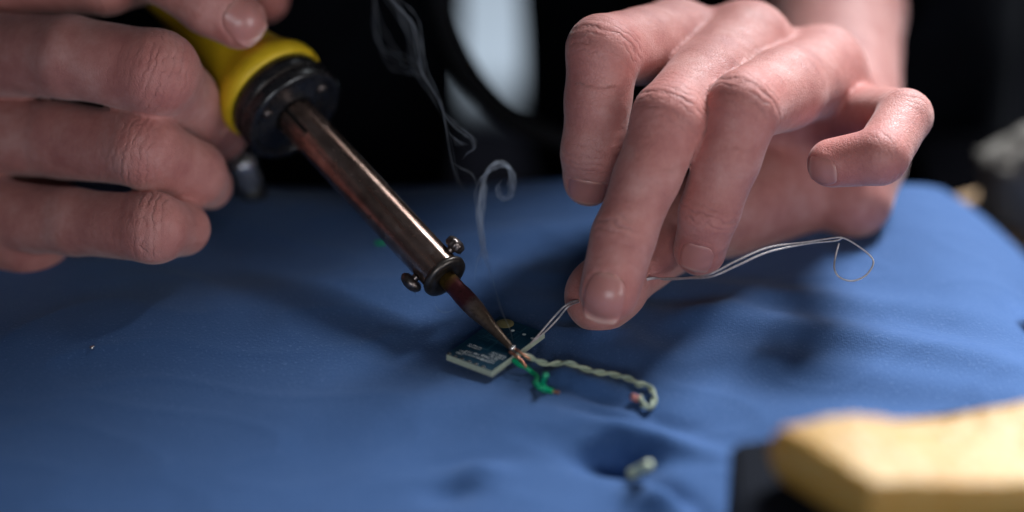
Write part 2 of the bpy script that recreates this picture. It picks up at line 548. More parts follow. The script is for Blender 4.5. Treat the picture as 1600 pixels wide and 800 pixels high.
prox_r = Union([Cone(pA[0], .2 * pA[0] + .8 * pA[1], 10.4 * mm, 9.4 * mm), Cone(pB[0], .1 * pB[0] + .9 * pB[1], 11 * mm, 10.3 * mm),
                Cone(pC[0], .1 * pC[0] + .9 * pC[1], 10.6 * mm, 10.0 * mm), Cone(pD[0], .7 * pD[0] + .3 * pD[1], 8.2 * mm, 7.6 * mm),
                Cone(pT[0], pT[1], 13 * mm, 11 * mm)], 3.5 * mm)
palm_r = Union([palm, prox_r], 6 * mm)
hand_r = Union([fing_r, palm_r], 1.6 * mm)

# ---- hand on the left (the person's right hand), gripping the iron ----
gI, qI = finger([(-70, -40, .050, 11), (165, -40, .038, 10.2), (300, -62, .064, 8.2), (412, -4, .066, 6.9)])
gM, qM = finger([(-75, 84, .044, 11.2), (110, 90, .020, 10.1), (244, 113, .012, 10.5), (284, 150, .030, 8.6), (346, 214, .052, 6.6)])
gR, qR = finger([(-75, 206, .046, 10.6), (95, 218, .030, 9.6), (225, 234, .016, 9.5), (303, 272, .028, 8.1), (328, 291, .038, 6.0)])
gP, qP = finger([(-75, 330, .044, 10.0), (120, 347, .024, 8.2), (240, 356, .012, 8.6), (286, 357, .022, 6.5), (270, 345, .042, 6.0)])
gT, qT = finger([(95, -146, .042, 12), (246, -47, .030, 8.0), (326, 4, .029, 7.9), (373, 33, .029, 7.1)], 3 * mm)
palm2 = Union([
    Cone(P(-70, -30, .052), P(-330, 120, .075), 11 * mm, 17 * mm),
    Cone(P(-75, 86, .048), P(-335, 150, .075), 11.5 * mm, 17 * mm),
    Cone(P(-75, 206, .050), P(-335, 190, .075), 11 * mm, 17 * mm),
    Cone(P(-75, 325, .050), P(-320, 240, .072), 10 * mm, 17 * mm),
    Cone(P(45, 372, .040), P(-250, 300, .07), 10.5 * mm, 17 * mm),
    Cone(P(95, -146, .042), P(-260, 60, .085), 12 * mm, 16 * mm),
    Cone(P(60, 330, .066), P(-120, 250, .075), 12 * mm, 16 * mm),
    Cone(P(-335, 165, .08), P(-900, 100, .16), 22 * mm, 30 * mm),
], 9 * mm)
fing_l = Union([gI, gM, gR, gP, gT], 1.4 * mm)
prox_l = Union([Cone(q[0], .62 * q[0] + .38 * q[1], r * mm, (r - .3) * mm) for q, r in ((qI, 11), (qM, 11.2), (qR, 10.6), (qP, 10))], 2.6 * mm)
palm_l = Union([palm2, prox_l], 6 * mm)
hand_l = Union([fing_l, palm_l], 1.8 * mm)

def joint(p0, p1, p2, r, s, dors):
    ax = (p2 - p0); ax /= np.linalg.norm(ax)
    d = dors - ax * dors.dot(ax); d /= np.linalg.norm(d)
    JOINTS.append((p1, ax, d, r, s))
VIEW = -CF
jA, jB, jC = [[q[k] for k in (1, 2, 4, 5)] for q in (pA, pB, pC)]
for q, rs, dd in ((jA, (8.7, 7.6), VIEW + .5 * CU), (jB, (8.8, 7.3), VIEW + .3 * CU), (jC, (8.6, 7.0), VIEW + .3 * CU)):
    joint(q[0], q[1], q[2], rs[0] * mm, 1.0, dd); joint(q[1], q[2], q[3], rs[1] * mm, .75, dd)
    REDS += [(q[1], .013, .75), (q[2], .009, .45), (q[3], .011, .7)]
joint(pD[0], pD[1], pD[2], 6.9 * mm, .8, VIEW + .6 * CR + .6 * CU); joint(pD[1], pD[2], pD[3], 6.9 * mm, .5, VIEW - .5 * CU + .3 * CR)
REDS += [(pD[3], .012, .9), (pD[2], .010, .6), (pD[0], .02, .8), (pT[3], .013, .7), (pB[0], .012, .7), (pC[0], .010, .6), (pA[0], .01, .4)]
joint(qM[1], qM[2], qM[3], 10.5 * mm, .9, VIEW + .4 * CR + .2 * CU)
joint(qR[1], qR[2], qR[3], 9.6 * mm, .8, VIEW); joint(qP[1], qP[2], qP[3], 8.6 * mm, 1.0, VIEW + .2 * CU)
joint(qI[0], qI[1], qI[2], 10 * mm, .8, VIEW); joint(qT[0], qT[1], qT[2], 9 * mm, .5, VIEW + .4 * CU)
REDS += [(qM[2], .012, .8), (qR[2], .012, .5), (qR[4], .009, .6), (qP[2], .010, .6), (qP[3], .009, .5), (qT[3], .010, .6), (qI[3], .012, 1.0), (qM[4], .010, .7)]

def ray_hit(f, px, py, d0=-.05, d1=.12):
    o = P(px, py, d0); e = P(px, py, d1); L = np.linalg.norm(e - o); d = (e - o) / L; t = 0
    for _ in range(200):
        v = f((o + d * t)[None])[0]
        if v < 2e-5: break
        t += v * .9
    return o + d * t

def nail(f, px, py, tipdir, w, l, nrm=None):
    """a nail whose middle is seen at (px,py); tipdir in image right/up; w, l half sizes in mm"""
    c = ray_hit(f, px, py)
    n = grad(f, c[None])[0]
    if nrm is not None:
        n = n + 1.2 * (nrm[0] * CR + nrm[1] * CU + nrm[2] * VIEW); n /= np.linalg.norm(n)
    a = tipdir[0] * CR + tipdir[1] * CU + (tipdir[2] if len(tipdir) > 2 else 0) * CF
    a = a - n * a.dot(n); a /= np.linalg.norm(a)
    NAILS.append((f, c, n, a, np.cross(n, a), w * mm, l * mm))
nail(hA, 916, 301, (-.12, -1, .35), 5.0, 4.6, (-.1, -.5, .9))
nail(hB, 941, 467, (-.22, -1, .1), 4.9, 6.3, (-.2, .05, 1))
nail(hC, 1088, 404, (-.22, -1, .3), 4.1, 4.3, (-.1, -.25, .9))
nail(hD, 1283, 272, (-1, -.15, .1), 3.6, 3.9, (-.35, -.55, .6))
nail(gT, 386, 30, (.72, -.58, .1), 5.0, 5.8, (.32, .34, .8))
nail(gM, 359, 218, (.75, -.65, .3), 3.6, 4.4, (.7, .2, .6))

def build_nail(f, c, n, a, b, w, l, parent):
    U, Vn = 19, 23
    v, fc, att = [], [], []
    pts = []
    for j in range(Vn):
        t = j / (Vn - 1) * 2 - 1
        for i in range(U):
            s = i / (U - 1) * 2 - 1
            # rounded-square outline: rounder at the cuticle (t=-1), flatter at the free edge
            e = 2.6 if t < 0 else 3.4
            ww = max(0.0, 1 - abs(t) ** e) ** (1 / e)
            ww = max(ww, .02)
            pts.append(c + a * (t * l) + b * (s * w * ww))
    pts = np.array(pts)
    base = pts + n * .006
    t_ = np.zeros(len(base))
    for _ in range(60):
        d = f(base - n * t_[:, None])
        t_ += np.clip(d, 0, 1) * .9
        t_ = np.minimum(t_, .0095)
    top = base - n * t_[:, None]
    k = 0
    for j in range(Vn):
        t = j / (Vn - 1) * 2 - 1
        for i in range(U):
            s = i / (U - 1) * 2 - 1
            edge = max(abs(s), abs(t) if t < 0 else abs(t) * .93)
            lift = .00020 * (1 - max(0, (edge - .82) / .18) ** 2 * 1.5)
            if t > .8: lift = .00030
            v.append(top[k] + n * lift); att.append((t + 1) / 2); k += 1
    N = len(v)
    for q in range(N): v.append(v[q] - n * .0007); att.append(att[q])
    def id_(j, i): return j * U + i
    for j in range(Vn - 1):
        for i in range(U - 1):
            q = (id_(j, i), id_(j, i + 1), id_(j + 1, i + 1), id_(j + 1, i))
            fc.append(q[::-1]); fc.append(tuple(x + N for x in q))
    for i in range(U - 1):
        for j in (0, Vn - 1):
            fc.append((id_(j, i), id_(j, i + 1), id_(j, i + 1) + N, id_(j, i) + N))
    for j in range(Vn - 1):
        for i in (0, U - 1):
            fc.append((id_(j, i), id_(j + 1, i), id_(j + 1, i) + N, id_(j, i) + N))
    o = from_data('fingernail', v, fc, M_NAIL, parent)
    at = o.data.attributes.new('nail_v', 'FLOAT', 'POINT'); at.data.foreach_set('value', np.array(att, np.float32))
    bm = bmesh.new(); bm.from_mesh(o.data); bmesh.ops.recalc_face_normals(bm, faces=bm.faces); bm.to_mesh(o.data); bm.free()
    return o

def bounds(objs, pad=.012):
    pts = np.array(objs); return pts.min(0) - pad, pts.max(0) + pad
lo_r, hi_r = bounds(pA + pB + pC + pD + pT + [wrist, P(1290, -60, .15), P(1332, 330, .054), P(1180, -30, .13), P(1430, -30, .13)])
lo_l, hi_l = bounds(qI + qM + qR + qP + qT + [P(-160, -60, .05), P(-160, 400, .09), P(40, 390, .04)])
VOX = .00085
v_r, f_r = sdf_mesh(hand_r, lo_r, hi_r, VOX)
v_l, f_l = sdf_mesh(hand_l, lo_l, hi_l, VOX)

# arms and trunk inside the clothes (out of the picture, kept coarse; trunk widened to shade the cloth)
sho_l, elb_l = np.array([.06, .35, .42]), P(1150, -260, .25)
sho_r, elb_r = np.array([-.31, .36, .40]), P(-950, 95, .17)
trunk = Union([Cone((-.17, .32, .14), (-.18, .33, .31), .118, .118), Cone((.055, .32, .14), (.055, .33, .35), .118, .118)], .08)
arms = Union([Cone(elb_l, sho_l, .034, .055), Cone(elb_r, sho_r, .034, .055),
              Cone(P(1240, -120, .19), elb_l, .021, .032), Cone(P(-420, 155, .09), elb_r, .018, .032)], .03)
body_f = Union([trunk, arms], .05)
v_b, f_b = sdf_mesh(body_f, (-.5, -.1, -.4), (.45, .56, .5), .009, 1)

vs = np.concatenate([v_r, v_l, v_b]); fs = np.concatenate([f_r, f_l + len(v_r), f_b + len(v_r) + len(v_l)])
me = bpy.data.meshes.new('person')
me.vertices.add(len(vs)); me.loops.add(len(fs) * 4); me.polygons.add(len(fs))
# nail beds: sink the skin a little under each nail, raise the fold round it
disp = np.zeros(len(vs)); nrm_all = np.zeros_like(vs)
nr = len(v_r) + len(v_l)
nrm_all[:len(v_r)] = grad(hand_r, v_r); nrm_all[len(v_r):nr] = grad(hand_l, v_l)
for (f, c, n, a, b, w, l) in NAILS:
    q = vs[:nr] - c
    t = q @ a / l; s = q @ b / w; h = q @ n
    near = (np.linalg.norm(q, axis=1) < .012) & (nrm_all[:nr] @ n > .15)
    rad = (np.abs(s) ** 2.8 + np.abs(t) ** 2.8) ** (1 / 2.8)
    fold = np.exp(-((rad - 1.13) / .10) ** 2) * .00018 * np.clip(.75 - t, 0, 1)
    bed = -.00025 * (rad < .95)
    disp[:nr] += np.where(near, fold + bed, 0)
# broad creases of the knuckles as real relief
wt = np.zeros(len(vs)); ww = np.zeros(len(vs)); red = np.zeros(len(vs))
FS = [hA, hB, hC, hD, hT, gI, gM, gR, gP, gT]
fd = np.stack([np.concatenate([chunked(q, v_r), np.full(len(v_l), 1.0)]) if i < 5 else np.concatenate([np.full(len(v_r), 1.0), chunked(q, v_l)]) for i, q in enumerate(FS)])
fid = fd.argmin(0)
for (p, ax, d, r, s) in JOINTS:
    jf = int(np.argmin([q(p[None])[0] for q in FS]))
    q = vs[:nr] - p
    t = q @ ax; e = q @ d
    side = np.clip((e / r + .15) / .8, 0, 1)
    near = (np.linalg.norm(q, axis=1) < 2.0 * r) & (fid == jf)
    wgt = s * side * np.exp(-(t / (.62 * r)) ** 2) * near
    wgt = np.maximum(wgt, .24 * side * (fid == jf) * np.clip((3.2 * r - np.linalg.norm(q, axis=1)) / (1.6 * r), 0, 1))
    upd = wgt > ww[:nr]
    wt[:nr] = np.where(upd, t * 1000, wt[:nr]); ww[:nr] = np.where(upd, wgt, ww[:nr])
    wv_ = np.array([mnoise.noise(Vector(x * 240)) if g_ > .05 else 0 for x, g_ in zip(vs[:nr], wgt)])
    disp[:nr] += -.00026 * wgt * np.clip(np.cos((t + .0011 * wv_) * 2 * math.pi / .0038) - .35, 0, 1)
for (p, r, s) in REDS:
    q = np.linalg.norm(vs[:nr] - p, axis=1)
    red[:nr] = np.maximum(red[:nr], s * np.exp(-(q / r) ** 2 * 1.2))
# soft unevenness of flesh
nzv = np.array([mnoise.noise(Vector(p * 95)) for p in vs[:nr]])
disp[:nr] += nzv * .00030
vs = vs + nrm_all * disp[:, None]
me.vertices.foreach_set('co', vs.astype(np.float32).ravel())
me.loops.foreach_set('vertex_index', fs.astype(np.int32).ravel())
me.polygons.foreach_set('loop_start', np.arange(0, len(fs) * 4, 4, dtype=np.int32))
me.update(calc_edges=True); me.validate()
for nm, arr in (('wr_t', wt), ('wr_w', ww), ('red', red)):
    at = me.attributes.new(nm, 'FLOAT', 'POINT'); at.data.foreach_set('value', arr.astype(np.float32))
person = link_mesh('person', me, M_SKIN)
tag(person, 'person in a dark jacket gripping the soldering iron and pinching a thin wire', 'person')
for nl in NAILS: build_nail(*nl, person)

# clothes
def shell(name, f, lo, hi, h, mat):
    v, fc = sdf_mesh(f, lo, hi, h, 1)
    o = from_data(name, v, fc, mat, person)
    return o
class Off:
    def __init__(s, f, d, cut=None, wr=.004): s.f, s.d, s.cut, s.wr = f, d, cut, wr
    def __call__(s, p):
        d = s.f(p) - s.d + s.wr * np.sin(p[:, 0] * 45 + 2 * np.sin(p[:, 2] * 30)) * np.sin(p[:, 2] * 38 + p[:, 0] * 12)
        if s.cut is not None: d = np.maximum(d, s.cut(p))
        return d
sleeves = Union([Cone(.72 * P(1240, -120, .19) + .28 * elb_l, elb_l, .040, .045), Cone(elb_l, sho_l, .048, .06),
                 Cone(.6 * P(-420, 155, .09) + .4 * elb_r, elb_r, .040, .045), Cone(elb_r, sho_r, .045, .065)], .03)
shell('jacket', Off(Union([trunk, sleeves], .05), .020), (-.55, -.1, -.36), (.5, .60, .5), .008, M_JACKET)
legs = Union([Cone((-.106, .32, .06), (-.125, .34, -.72), .098, .062), Cone((.0945, .32, .06), (.115, .34, -.72), .100, .062)], .012)
shell('trousers', Off(legs, .0, wr=.0022), (-.36, .05, -.80), (.36, .56, .20), .008, M_TROUSER)

# ------------------------------------------------------------------ table cloth
EDGE_Y = T(500, 284)[1]
E1, E2 = T(1335, 262), T(1505, 455)
ed = (E2 - E1)[:2]; ed /= np.linalg.norm(ed); en = np.array([-ed[1], ed[0]])       # outward normal of the slanted right edge
if en[0] < 0: en = -en
BUMPS = [  # (px, py, sx mm, sy mm, angle deg, height mm)
    (945, 532, 5, 3, 20, 2.0), (905, 528, 6, 2.4, -30, 1.2), (880, 592, 4, 2.6, 0, 2.0), (905, 606, 7, 3, -15, 2.4), (935, 628, 9, 2.6, -35, -2.2), (985, 655, 10, 2.6, -32, 2.2), (1030, 665, 9, 3, -28, -2.0),
    (752, 738, 6, 4.5, 0, 2.4), (700, 770, 6, 4, 20, -2.0), (742, 722, 9, 3, 10, -1.2),
    (955, 715, 10, 5, -12, -6.0), (925, 694, 7, 3, 25, 2.2), (1010, 690, 14, 3, -22, 3.2), (1015, 775, 6, 5, 0, 3.2), (1052, 775, 12, 3.5, -55, -4.0),
    (985, 700, 4, 3, 0, 2.0), (1040, 798, 6, 4, 0, 4.5), (1180, 520, 55, 7, -14, 2.6), (1320, 585, 60, 8, -16, 2.4), (1260, 470, 40, 6, -10, 1.8),
    (1480, 560, 50, 8, -22, 2.2), (840, 372, 42, 9, 12, 3.0), (560, 455, 70, 12, 10, 2.2), (300, 520, 60, 14, 4, 2.0), (1110, 500, 16, 5, 30, 2.0),
    (990, 560, 18, 6, -25, 1.8), (870, 660, 22, 8, -10, 2.0), (620, 640, 40, 14, 8, 1.8), (1150, 640, 34, 10, -20, 2.0), (955, 655, 10, 3, -20, -1.6),
]
def cloth_z(x, y):
    z = np.zeros_like(x)
    for (bx, by, sx, sy, an, hh) in BUMPS:
        c = T(bx, by); ca, sa = math.cos(math.radians(an)), math.sin(math.radians(an))
        u = (x - c[0]) * ca + (y - c[1]) * sa; w = -(x - c[0]) * sa + (y - c[1]) * ca
        z += hh * mm * np.exp(-(u / (sx * mm)) ** 2 - (w / (sy * mm)) ** 2)
    e1 = y - EDGE_Y + .013 - .004 * np.sin(x * 30); e2 = (x - E1[0]) * en[0] + (y - E1[1]) * en[1] - .004 * np.sin((x - y) * 35) + .008
    e = np.maximum(e1, e2); e = np.maximum(e, -0.02)
    drop = np.where(e > 0, e, 0)
    z -= np.minimum(drop * drop * 10, drop * 14) * 1.0
    return z
xs = np.concatenate([np.arange(-.62, -.16, .008), np.arange(-.16, .20, .0012), np.arange(.20, .42, .005)])
ys = np.concatenate([np.arange(-.36, -.12, .006), np.arange(-.12, .125, .0012)])
X, Y = np.meshgrid(xs, ys, indexing='xy')
Z = cloth_z(X, Y)
Z = np.maximum(Z, -.30)
flatn = np.array([mnoise.noise(Vector((a * 22, b * 22, 1.7))) * .0007 + mnoise.noise(Vector((a * 70, b * 70, 4.2))) * .00022 + (1 - abs(mnoise.noise(Vector((a * 30 + b * 12, b * 55, 9.1))))) ** 8 * .00035 for a, b in zip(X.ravel(), Y.ravel())]).reshape(X.shape)
def flat_at(p, r):
    return 1 - np.exp(-(((X - p[0]) ** 2 + (Y - p[1]) ** 2) / r ** 2))
Z = Z + flatn * flat_at(T(780, 545), .02)
Z = Z * np.where(((X - T(780, 545)[0]) ** 2 + (Y - T(780, 545)[1]) ** 2) < .0001, .3, 1)
nx, ny = len(xs), len(ys)
ii = np.arange(nx * ny).reshape(ny, nx)
fq = np.stack([ii[:-1, :-1], ii[:-1, 1:], ii[1:, 1:], ii[1:, :-1]], -1).reshape(-1, 4)
me = bpy.data.meshes.new('tablecloth')
vv = np.stack([X, Y, Z], -1).reshape(-1, 3).astype(np.float32)
me.vertices.add(len(vv)); me.loops.add(len(fq) * 4); me.polygons.add(len(fq))
me.vertices.foreach_set('co', vv.ravel()); me.loops.foreach_set('vertex_index', fq.astype(np.int32).ravel())
me.polygons.foreach_set('loop_start', np.arange(0, len(fq) * 4, 4, dtype=np.int32))
me.update(calc_edges=True)
tag(link_mesh('tablecloth', me, M_CLOTH), 'rumpled dark blue cloth spread over the work table', 'cloth')
def cz(p):
    return float(cloth_z(np.array([p[0]]), np.array([p[1]]))[0])

# pale stool added far behind to give the bright streak between the legs
M_STOOL = plain('pale_painted_wood', (.20, .23, .26), .8, var=.06, scale=20)
sto = empty('stool', (0.0, 1.22, -.745)); tag(sto, 'pale painted stool added far behind for the bright streak between the dark trousers', 'stool')
bm = bmesh.new(); rbox(bm, (-.17, -.17, .30), (.17, .20, .335), .012, 3); from_bm('seat', bm, M_STOOL, sto)
for sx in (-.13, .13):
    for sy in (-.13, .16):
        bm = bmesh.new(); rbox(bm, (sx - .018, sy - .018, 0), (sx + .018, sy + .018, .298), .004); from_bm('leg', bm, M_STOOL, sto)

# dark room behind and below
bm = bmesh.new(); rbox(bm, (-4, -2, -.80), (4, 3.0, -.75)); tag(from_bm('floor', bm, M_FLOOR, smooth=False), kind='structure')
bm = bmesh.new(); rbox(bm, (-4, 2.6, -.747), (4, 2.7, 2.2)); tag(from_bm('wall', bm, M_WALL, smooth=False), kind='structure')

# ------------------------------------------------------------------ soldering iron
tip = T(804, 549, .0044)
face = P(463, 183, .034)
axis = face - tip; LEN = np.linalg.norm(axis); axis /= LEN
e1 = .73 * CR + .684 * CU; e1 -= axis * e1.dot(axis); e1 /= np.linalg.norm(e1)
e2 = np.cross(axis, e1)
IM = Matrix.Identity(4)
for r in range(3):
    IM[r][0], IM[r][1], IM[r][2], IM[r][3] = e1[r], e2[r], axis[r], tip[r]
camside = -1 if e2.dot(CF) > 0 else 1        # sign of local y that faces the lens
iron = empty('soldering_iron', mat=IM)
tag(iron, 'yellow handled soldering iron with brown heat-stained barrel, held over the board', 'soldering iron')
K = LEN / 499.0                               # metres per photo pixel along the axis
def S(s): return (949 - s) * K
prof = [(0, 0), (.00035, .0), (.0006, .0004), (.00085, .0025), (.0013, S(905)), (.0019, S(880)), (.0023, S(866)), (.00242, S(850)), (.0024, S(835)), (.00225, S(828)), (.00225, S(796)), (0, S(796))]
lathe('tip', prof, M_TIP, iron, 40)
bm = bmesh.new(); bmesh.ops.create_uvsphere(bm, u_segments=16, v_segments=10, radius=.00085)
sb = from_bm('solder_bead', bm, M_SOLDER, iron); sb.location = (.0002, .0003 * camside, .0008); sb.scale = (1.1, .9, .8)
r0 = .0052
zs = [S(796) + i * (S(448) - S(796)) / 90 for i in range(91)]
slots = [(math.radians(35) * camside, math.radians(6.5), S(503)), (math.radians(96) * camside, math.radians(6.5), S(497)), (math.radians(160) * camside, math.radians(6.5), S(503))]
def in_slot(a, z):
    for c, hw, z0 in slots:
        da = (a - c + math.pi) % (2 * math.pi) - math.pi
        if abs(da) < hw and z > z0: return True
    return False
b = lathe('barrel', [(r0 * (1.0 if z > S(790) else .985), z) for z in zs], M_BARREL, iron, 120, skip=in_slot)
so = b.modifiers.new('wall', 'SOLIDIFY'); so.thickness = .0005; so.offset = -1
lathe('heater_core', [(.0036, S(500)), (.0038, S(446))], M_DARK, iron, 32)
lathe('end_ring', [(.0023, S(793)), (.0050, S(792)), (.0058, S(793)), (.00605, S(796.5)), (.0058, S(801)), (.0050, S(802.5)), (.0023, S(802)), (.0023, S(793))], M_RIM, iron, 64)
for sgn in (1, -1):
    ts = empty('thumb_screw'); ts.parent = iron
    ts.matrix_local = Matrix.Translation((sgn * .0049, camside * (.0002 if sgn > 0 else .0016), S(775 if sgn > 0 else 773))) @ Matrix.Rotation(sgn * math.pi / 2, 4, 'Y') @ Matrix.Rotation(.12 * sgn, 4, 'X')
    lathe('shank', [(.0010, 0), (.0010, .0016)], M_SCREW, ts, 20)
    v = []
    seg = 44
    hp = [(0.0, .0010), (.0019, .0010), (.0023, .0014), (.0023, .0029), (.0020, .0034), (.0012, .0037), (0, .0037)] if sgn > 0 else [(0, .0008), (.0022, .0009), (.0029, .0015), (.0030, .0022), (.0025, .0031), (.0014, .0036), (0, .0037)]
    hd = lathe('knurled_head', hp, M_SCREW, ts, seg)
    if sgn > 0:
        for i, q in enumerate(hd.data.vertices):
            if .0012 < q.co.z < .0032 and i % 4 < 2: q.co.x *= 1.08; q.co.y *= 1.08
# collar and front face
R1 = .0136
lathe('collar', [(R1 - .0006, S(398)), (R1, S(400)), (R1 + .0001, S(424)), (R1 - .0005, S(425.5)), (R1 - .0010, S(426.5))], M_COLLAR, iron, 96)
lathe('rim_ring', [(R1 - .0010, S(425.8)), (R1 + .00025, S(426.5)), (R1 + .00045, S(430)), (R1 + .00045, S(444)), (R1 - .0001, S(448.5)), (R1 - .0010, S(449.5)), (R1 - .0018, S(448)), (R1 - .0021, S(444))], M_COLLAR, iron, 96)
lathe('edge_wire', [(R1 - .0004, S(424.4)), (R1 + .0003, S(425)), (R1 + .00045, S(426)), (R1 + .0002, S(427.2)), (R1 - .0004, S(427.6))], M_RIM, iron, 96)
lathe('face_plate', [(R1 - .0021, S(444.5)), (.0070, S(445)), (.0066, S(446.6)), (.0058, S(446.6)), (.0054, S(445)), (.0030, S(445))], M_COLLAR, iron, 72)
for ang in (0, 118, -112):
    a = math.radians(ang)
    sc = empty('face_screw'); sc.parent = iron
    sc.location = (.0097 * math.cos(a), camside * -1 * .0097 * math.sin(a) * -1, S(445.2))
    sc.rotation_euler = (math.pi, 0, a)
    lathe('screw_head', [(0, .0003), (.0003, .0009), (.0009, .0008), (.0013, .0004), (.0014, -.0002)], M_SCREW, sc, 24)
    bm = bmesh.new(); rbox(bm, (-.0010, -.00016, .0006), (.0010, .00016, .00096)); rbox(bm, (-.00016, -.0010, .0006), (.00016, .0010, .00096))
    from_bm('cross_slot', bm, M_DARK, sc, smooth=False)
hp = [(.0080, S(400)), (.0136, S(399)), (.0143, S(396)), (.01475, S(389)), (.0147, S(380)), (.0141, S(370)), (.0128, S(358)), (.0114, S(343)), (.0103, S(322)), (.0095, S(298)), (.0090, S(268)), (.0088, S(230)), (.0089, S(170)), (.0092, S(80)), (.0100, S(-40)), (.0104, S(-160)), (.0098, S(-260)), (.0075, S(-300)), (0, S(-305))]
cp = []
for i in range(len(hp) - 1):
    for k in range(4):
        t = k / 4; cp.append((hp[i][0] * (1 - t) + hp[i + 1][0] * t, hp[i][1] * (1 - t) + hp[i + 1][1] * t))
cp.append(hp[-1])
cp2 = [cp[0]] + [((cp[i - 1][0] + 2 * cp[i][0] + cp[i + 1][0]) / 4, (cp[i - 1][1] + 2 * cp[i][1] + cp[i + 1][1]) / 4) for i in range(1, len(cp) - 1)] + [cp[-1]]
lathe('handle', cp2, M_YELLOW, iron, 96)

# ------------------------------------------------------------------ circuit board
BH = .0040
cl, cf, cr_, cb = T(697, 554, BH), T(769, 581, BH), T(864, 526, BH), T(788, 500, BH)
ex = cf - cl; ex /= np.linalg.norm(ex); LX = np.linalg.norm(cf - cl)
ey = cb - cl; ey -= ex * ey.dot(ex); ey /= np.linalg.norm(ey); LY = abs((T(867, 525, BH) - cf).dot(ey))
BM_ = Matrix.Identity(4)
for r in range(3):
    BM_[r][0], BM_[r][1], BM_[r][2], BM_[r][3] = ex[r], ey[r], (0, 0, 1)[r], cl[r]
board = empty('circuit_board', mat=BM_)
tag(board, 'small dark blue circuit board with white print under the iron tip', 'circuit board')
bm = bmesh.new(); rbox(bm, (0, 0, -.0016), (LX, LY, 0), .00012, 1); from_bm('substrate', bm, M_FR4, board, smooth=False)
bm = bmesh.new(); rbox(bm, (.0001, .0001, .00003), (LX - .0001, LY - .0001, .00008)); from_bm('solder_mask', bm, M_PCB, board, smooth=False)
bm = bmesh.new(); rbox(bm, (LX * .25, LY * .3, -.0039), (LX * .75, LY * .7, -.0018), .0002, 1); from_bm('chip', bm, M_BLACK, board, smooth=False)
def bpt(px, py):
    w = T(px, py, BH) - cl; return w.dot(ex), w.dot(ey)
bm = bmesh.new()
def strokes(x0, y0, w, h, rows, seed):
    r = random.Random(seed)
    for k in range(rows):
        yy = y0 + (k + .15) * h / rows; hh = h / rows * .62; x = x0
        while x < x0 + w:
            ww = r.uniform(.00024, .00042)
            kind = r.random()
            def q(a0, b0, a1, b1): rbox(bm, (a0, b0, .00009), (a1, b1, .00011))
            if kind < .75: q(x, yy, x + .00013, yy + hh)
            if kind > .3: q(x, yy + hh * r.choice((0, .5, .85)), x + ww, yy + hh * 1.0 if r.random() < .2 else yy + hh * .15 + hh * r.choice((0, .5, .82)))
            if kind > .55: q(x + ww - .00013, yy + hh * .1, x + ww, yy + hh)
            x += ww + r.uniform(.00012, .0002)
for (px, py, w, h, rows, sd) in ((711, 552, .0018, .0022, 2, 1), (722, 553, .0017, .0021, 2, 2), (733, 557, .0019, .0024, 2, 3), (745, 561, .0019, .0026, 2, 4),
                                 (757, 565, .0022, .0030, 3, 5), (729, 541, .0038, .0016, 2, 6), (763, 555, .0040, .0020, 2, 7)):
    u, v = bpt(px, py); strokes(u, v, w, h, rows, sd)
from_bm('board_print', bm, M_INK, board, smooth=False)
for (px, py) in ((702, 553), (712, 557), (722, 561), (733, 565), (744, 569), (755, 573), (801, 517), (819, 523), (832, 529)):
    u, v = bpt(px, py)
    o = lathe('pad', [(0, .00014), (.00036, .00014), (.00048, .0001)], M_SOLDER if px < 790 else M_INK, board, 14); o.location = (u, v, 0)
bm = bmesh.new(); rt = random.Random(12)
for k in range(16):
    x0, y0 = rt.uniform(.001, LX - .006), rt.uniform(LY * .30, LY - .003)
    L1, L2 = rt.uniform(.001, .004), rt.uniform(.001, .005)
    rbox(bm, (x0, y0, .00008), (x0 + L1, y0 + .00022, .0001)); rbox(bm, (x0 + L1 - .00022, y0 + .00022, .00008), (x0 + L1, min(y0 + L2, LY - .0004), .0001))
from_bm('copper_traces', bm, plain('covered_copper_trace', (.010, .062, .095), .4), board, smooth=False)
u, v = bpt(789, 506)
o = lathe('mounting_ring', [(0, .00012), (.0007, .00016), (.0021, .00016), (.0022, .0001)], M_GOLD, board, 32); o.location = (u, v, 0)

# ------------------------------------------------------------------ wires
def wpath(pts, n=8, lift=0.0):
    return catmull([P(*p) if len(p) == 3 else T(p[0], p[1], lift) for p in pts], n)
def on_cloth(pts, r, n=8):
    out = []
    for (x, y, h) in pts:
        q = T(x, y, h); q = np.array(q); q[2] = max(q[2], cz(q) + r); out.append(q)
    return catmull(out, n)
w1 = empty('wire', T(820, 559, .004)); w1.matrix_world = Matrix.Identity(4)
tag(w1, 'cream coloured wavy wire soldered to the board edge, ending in a small loop', 'wire')
pl = [(816, 556, .0042), (828, 561, .004), (842, 567, .0034), (858, 571, .0026), (875, 577, .0016), (892, 583, .0012), (910, 586, .001), (930, 590, .001), (950, 591, .001), (968, 596, .001), (984, 601, .001), (996, 609, .001), (1007, 610, .001), (1018, 617, .0012), (1022, 629, .0016), (1016, 640, .0012), (1006, 638, .001), (998, 626, .001)]
p_ = on_cloth(pl, .0006)
M_GREYW = plain('grey_green_insulation', (.34, .40, .30), .45, var=.1)
def helix(path, rad, pitch, ph):
    out, d = [], 0.0
    for i, p in enumerate(path):
        t = path[min(i + 1, len(path) - 1)] - path[max(i - 1, 0)]; t = t / np.linalg.norm(t)
        if i: d += np.linalg.norm(p - path[i - 1])
        a = np.cross(t, [0, 0, 1.0]); a /= np.linalg.norm(a); b = np.cross(a, t)
        w = 2 * math.pi * d / pitch + ph
        out.append(p + rad * (math.cos(w) * a + math.sin(w) * b) + np.array([0, 0, rad]))
    return out
tube('strand', helix(p_, .00040, .0072, .6), .00040, M_CREAMW, w1, 10)
tube('strand', helix(p_, .00040, .0072, .6 + math.pi), .00040, M_GREYW, w1, 10)
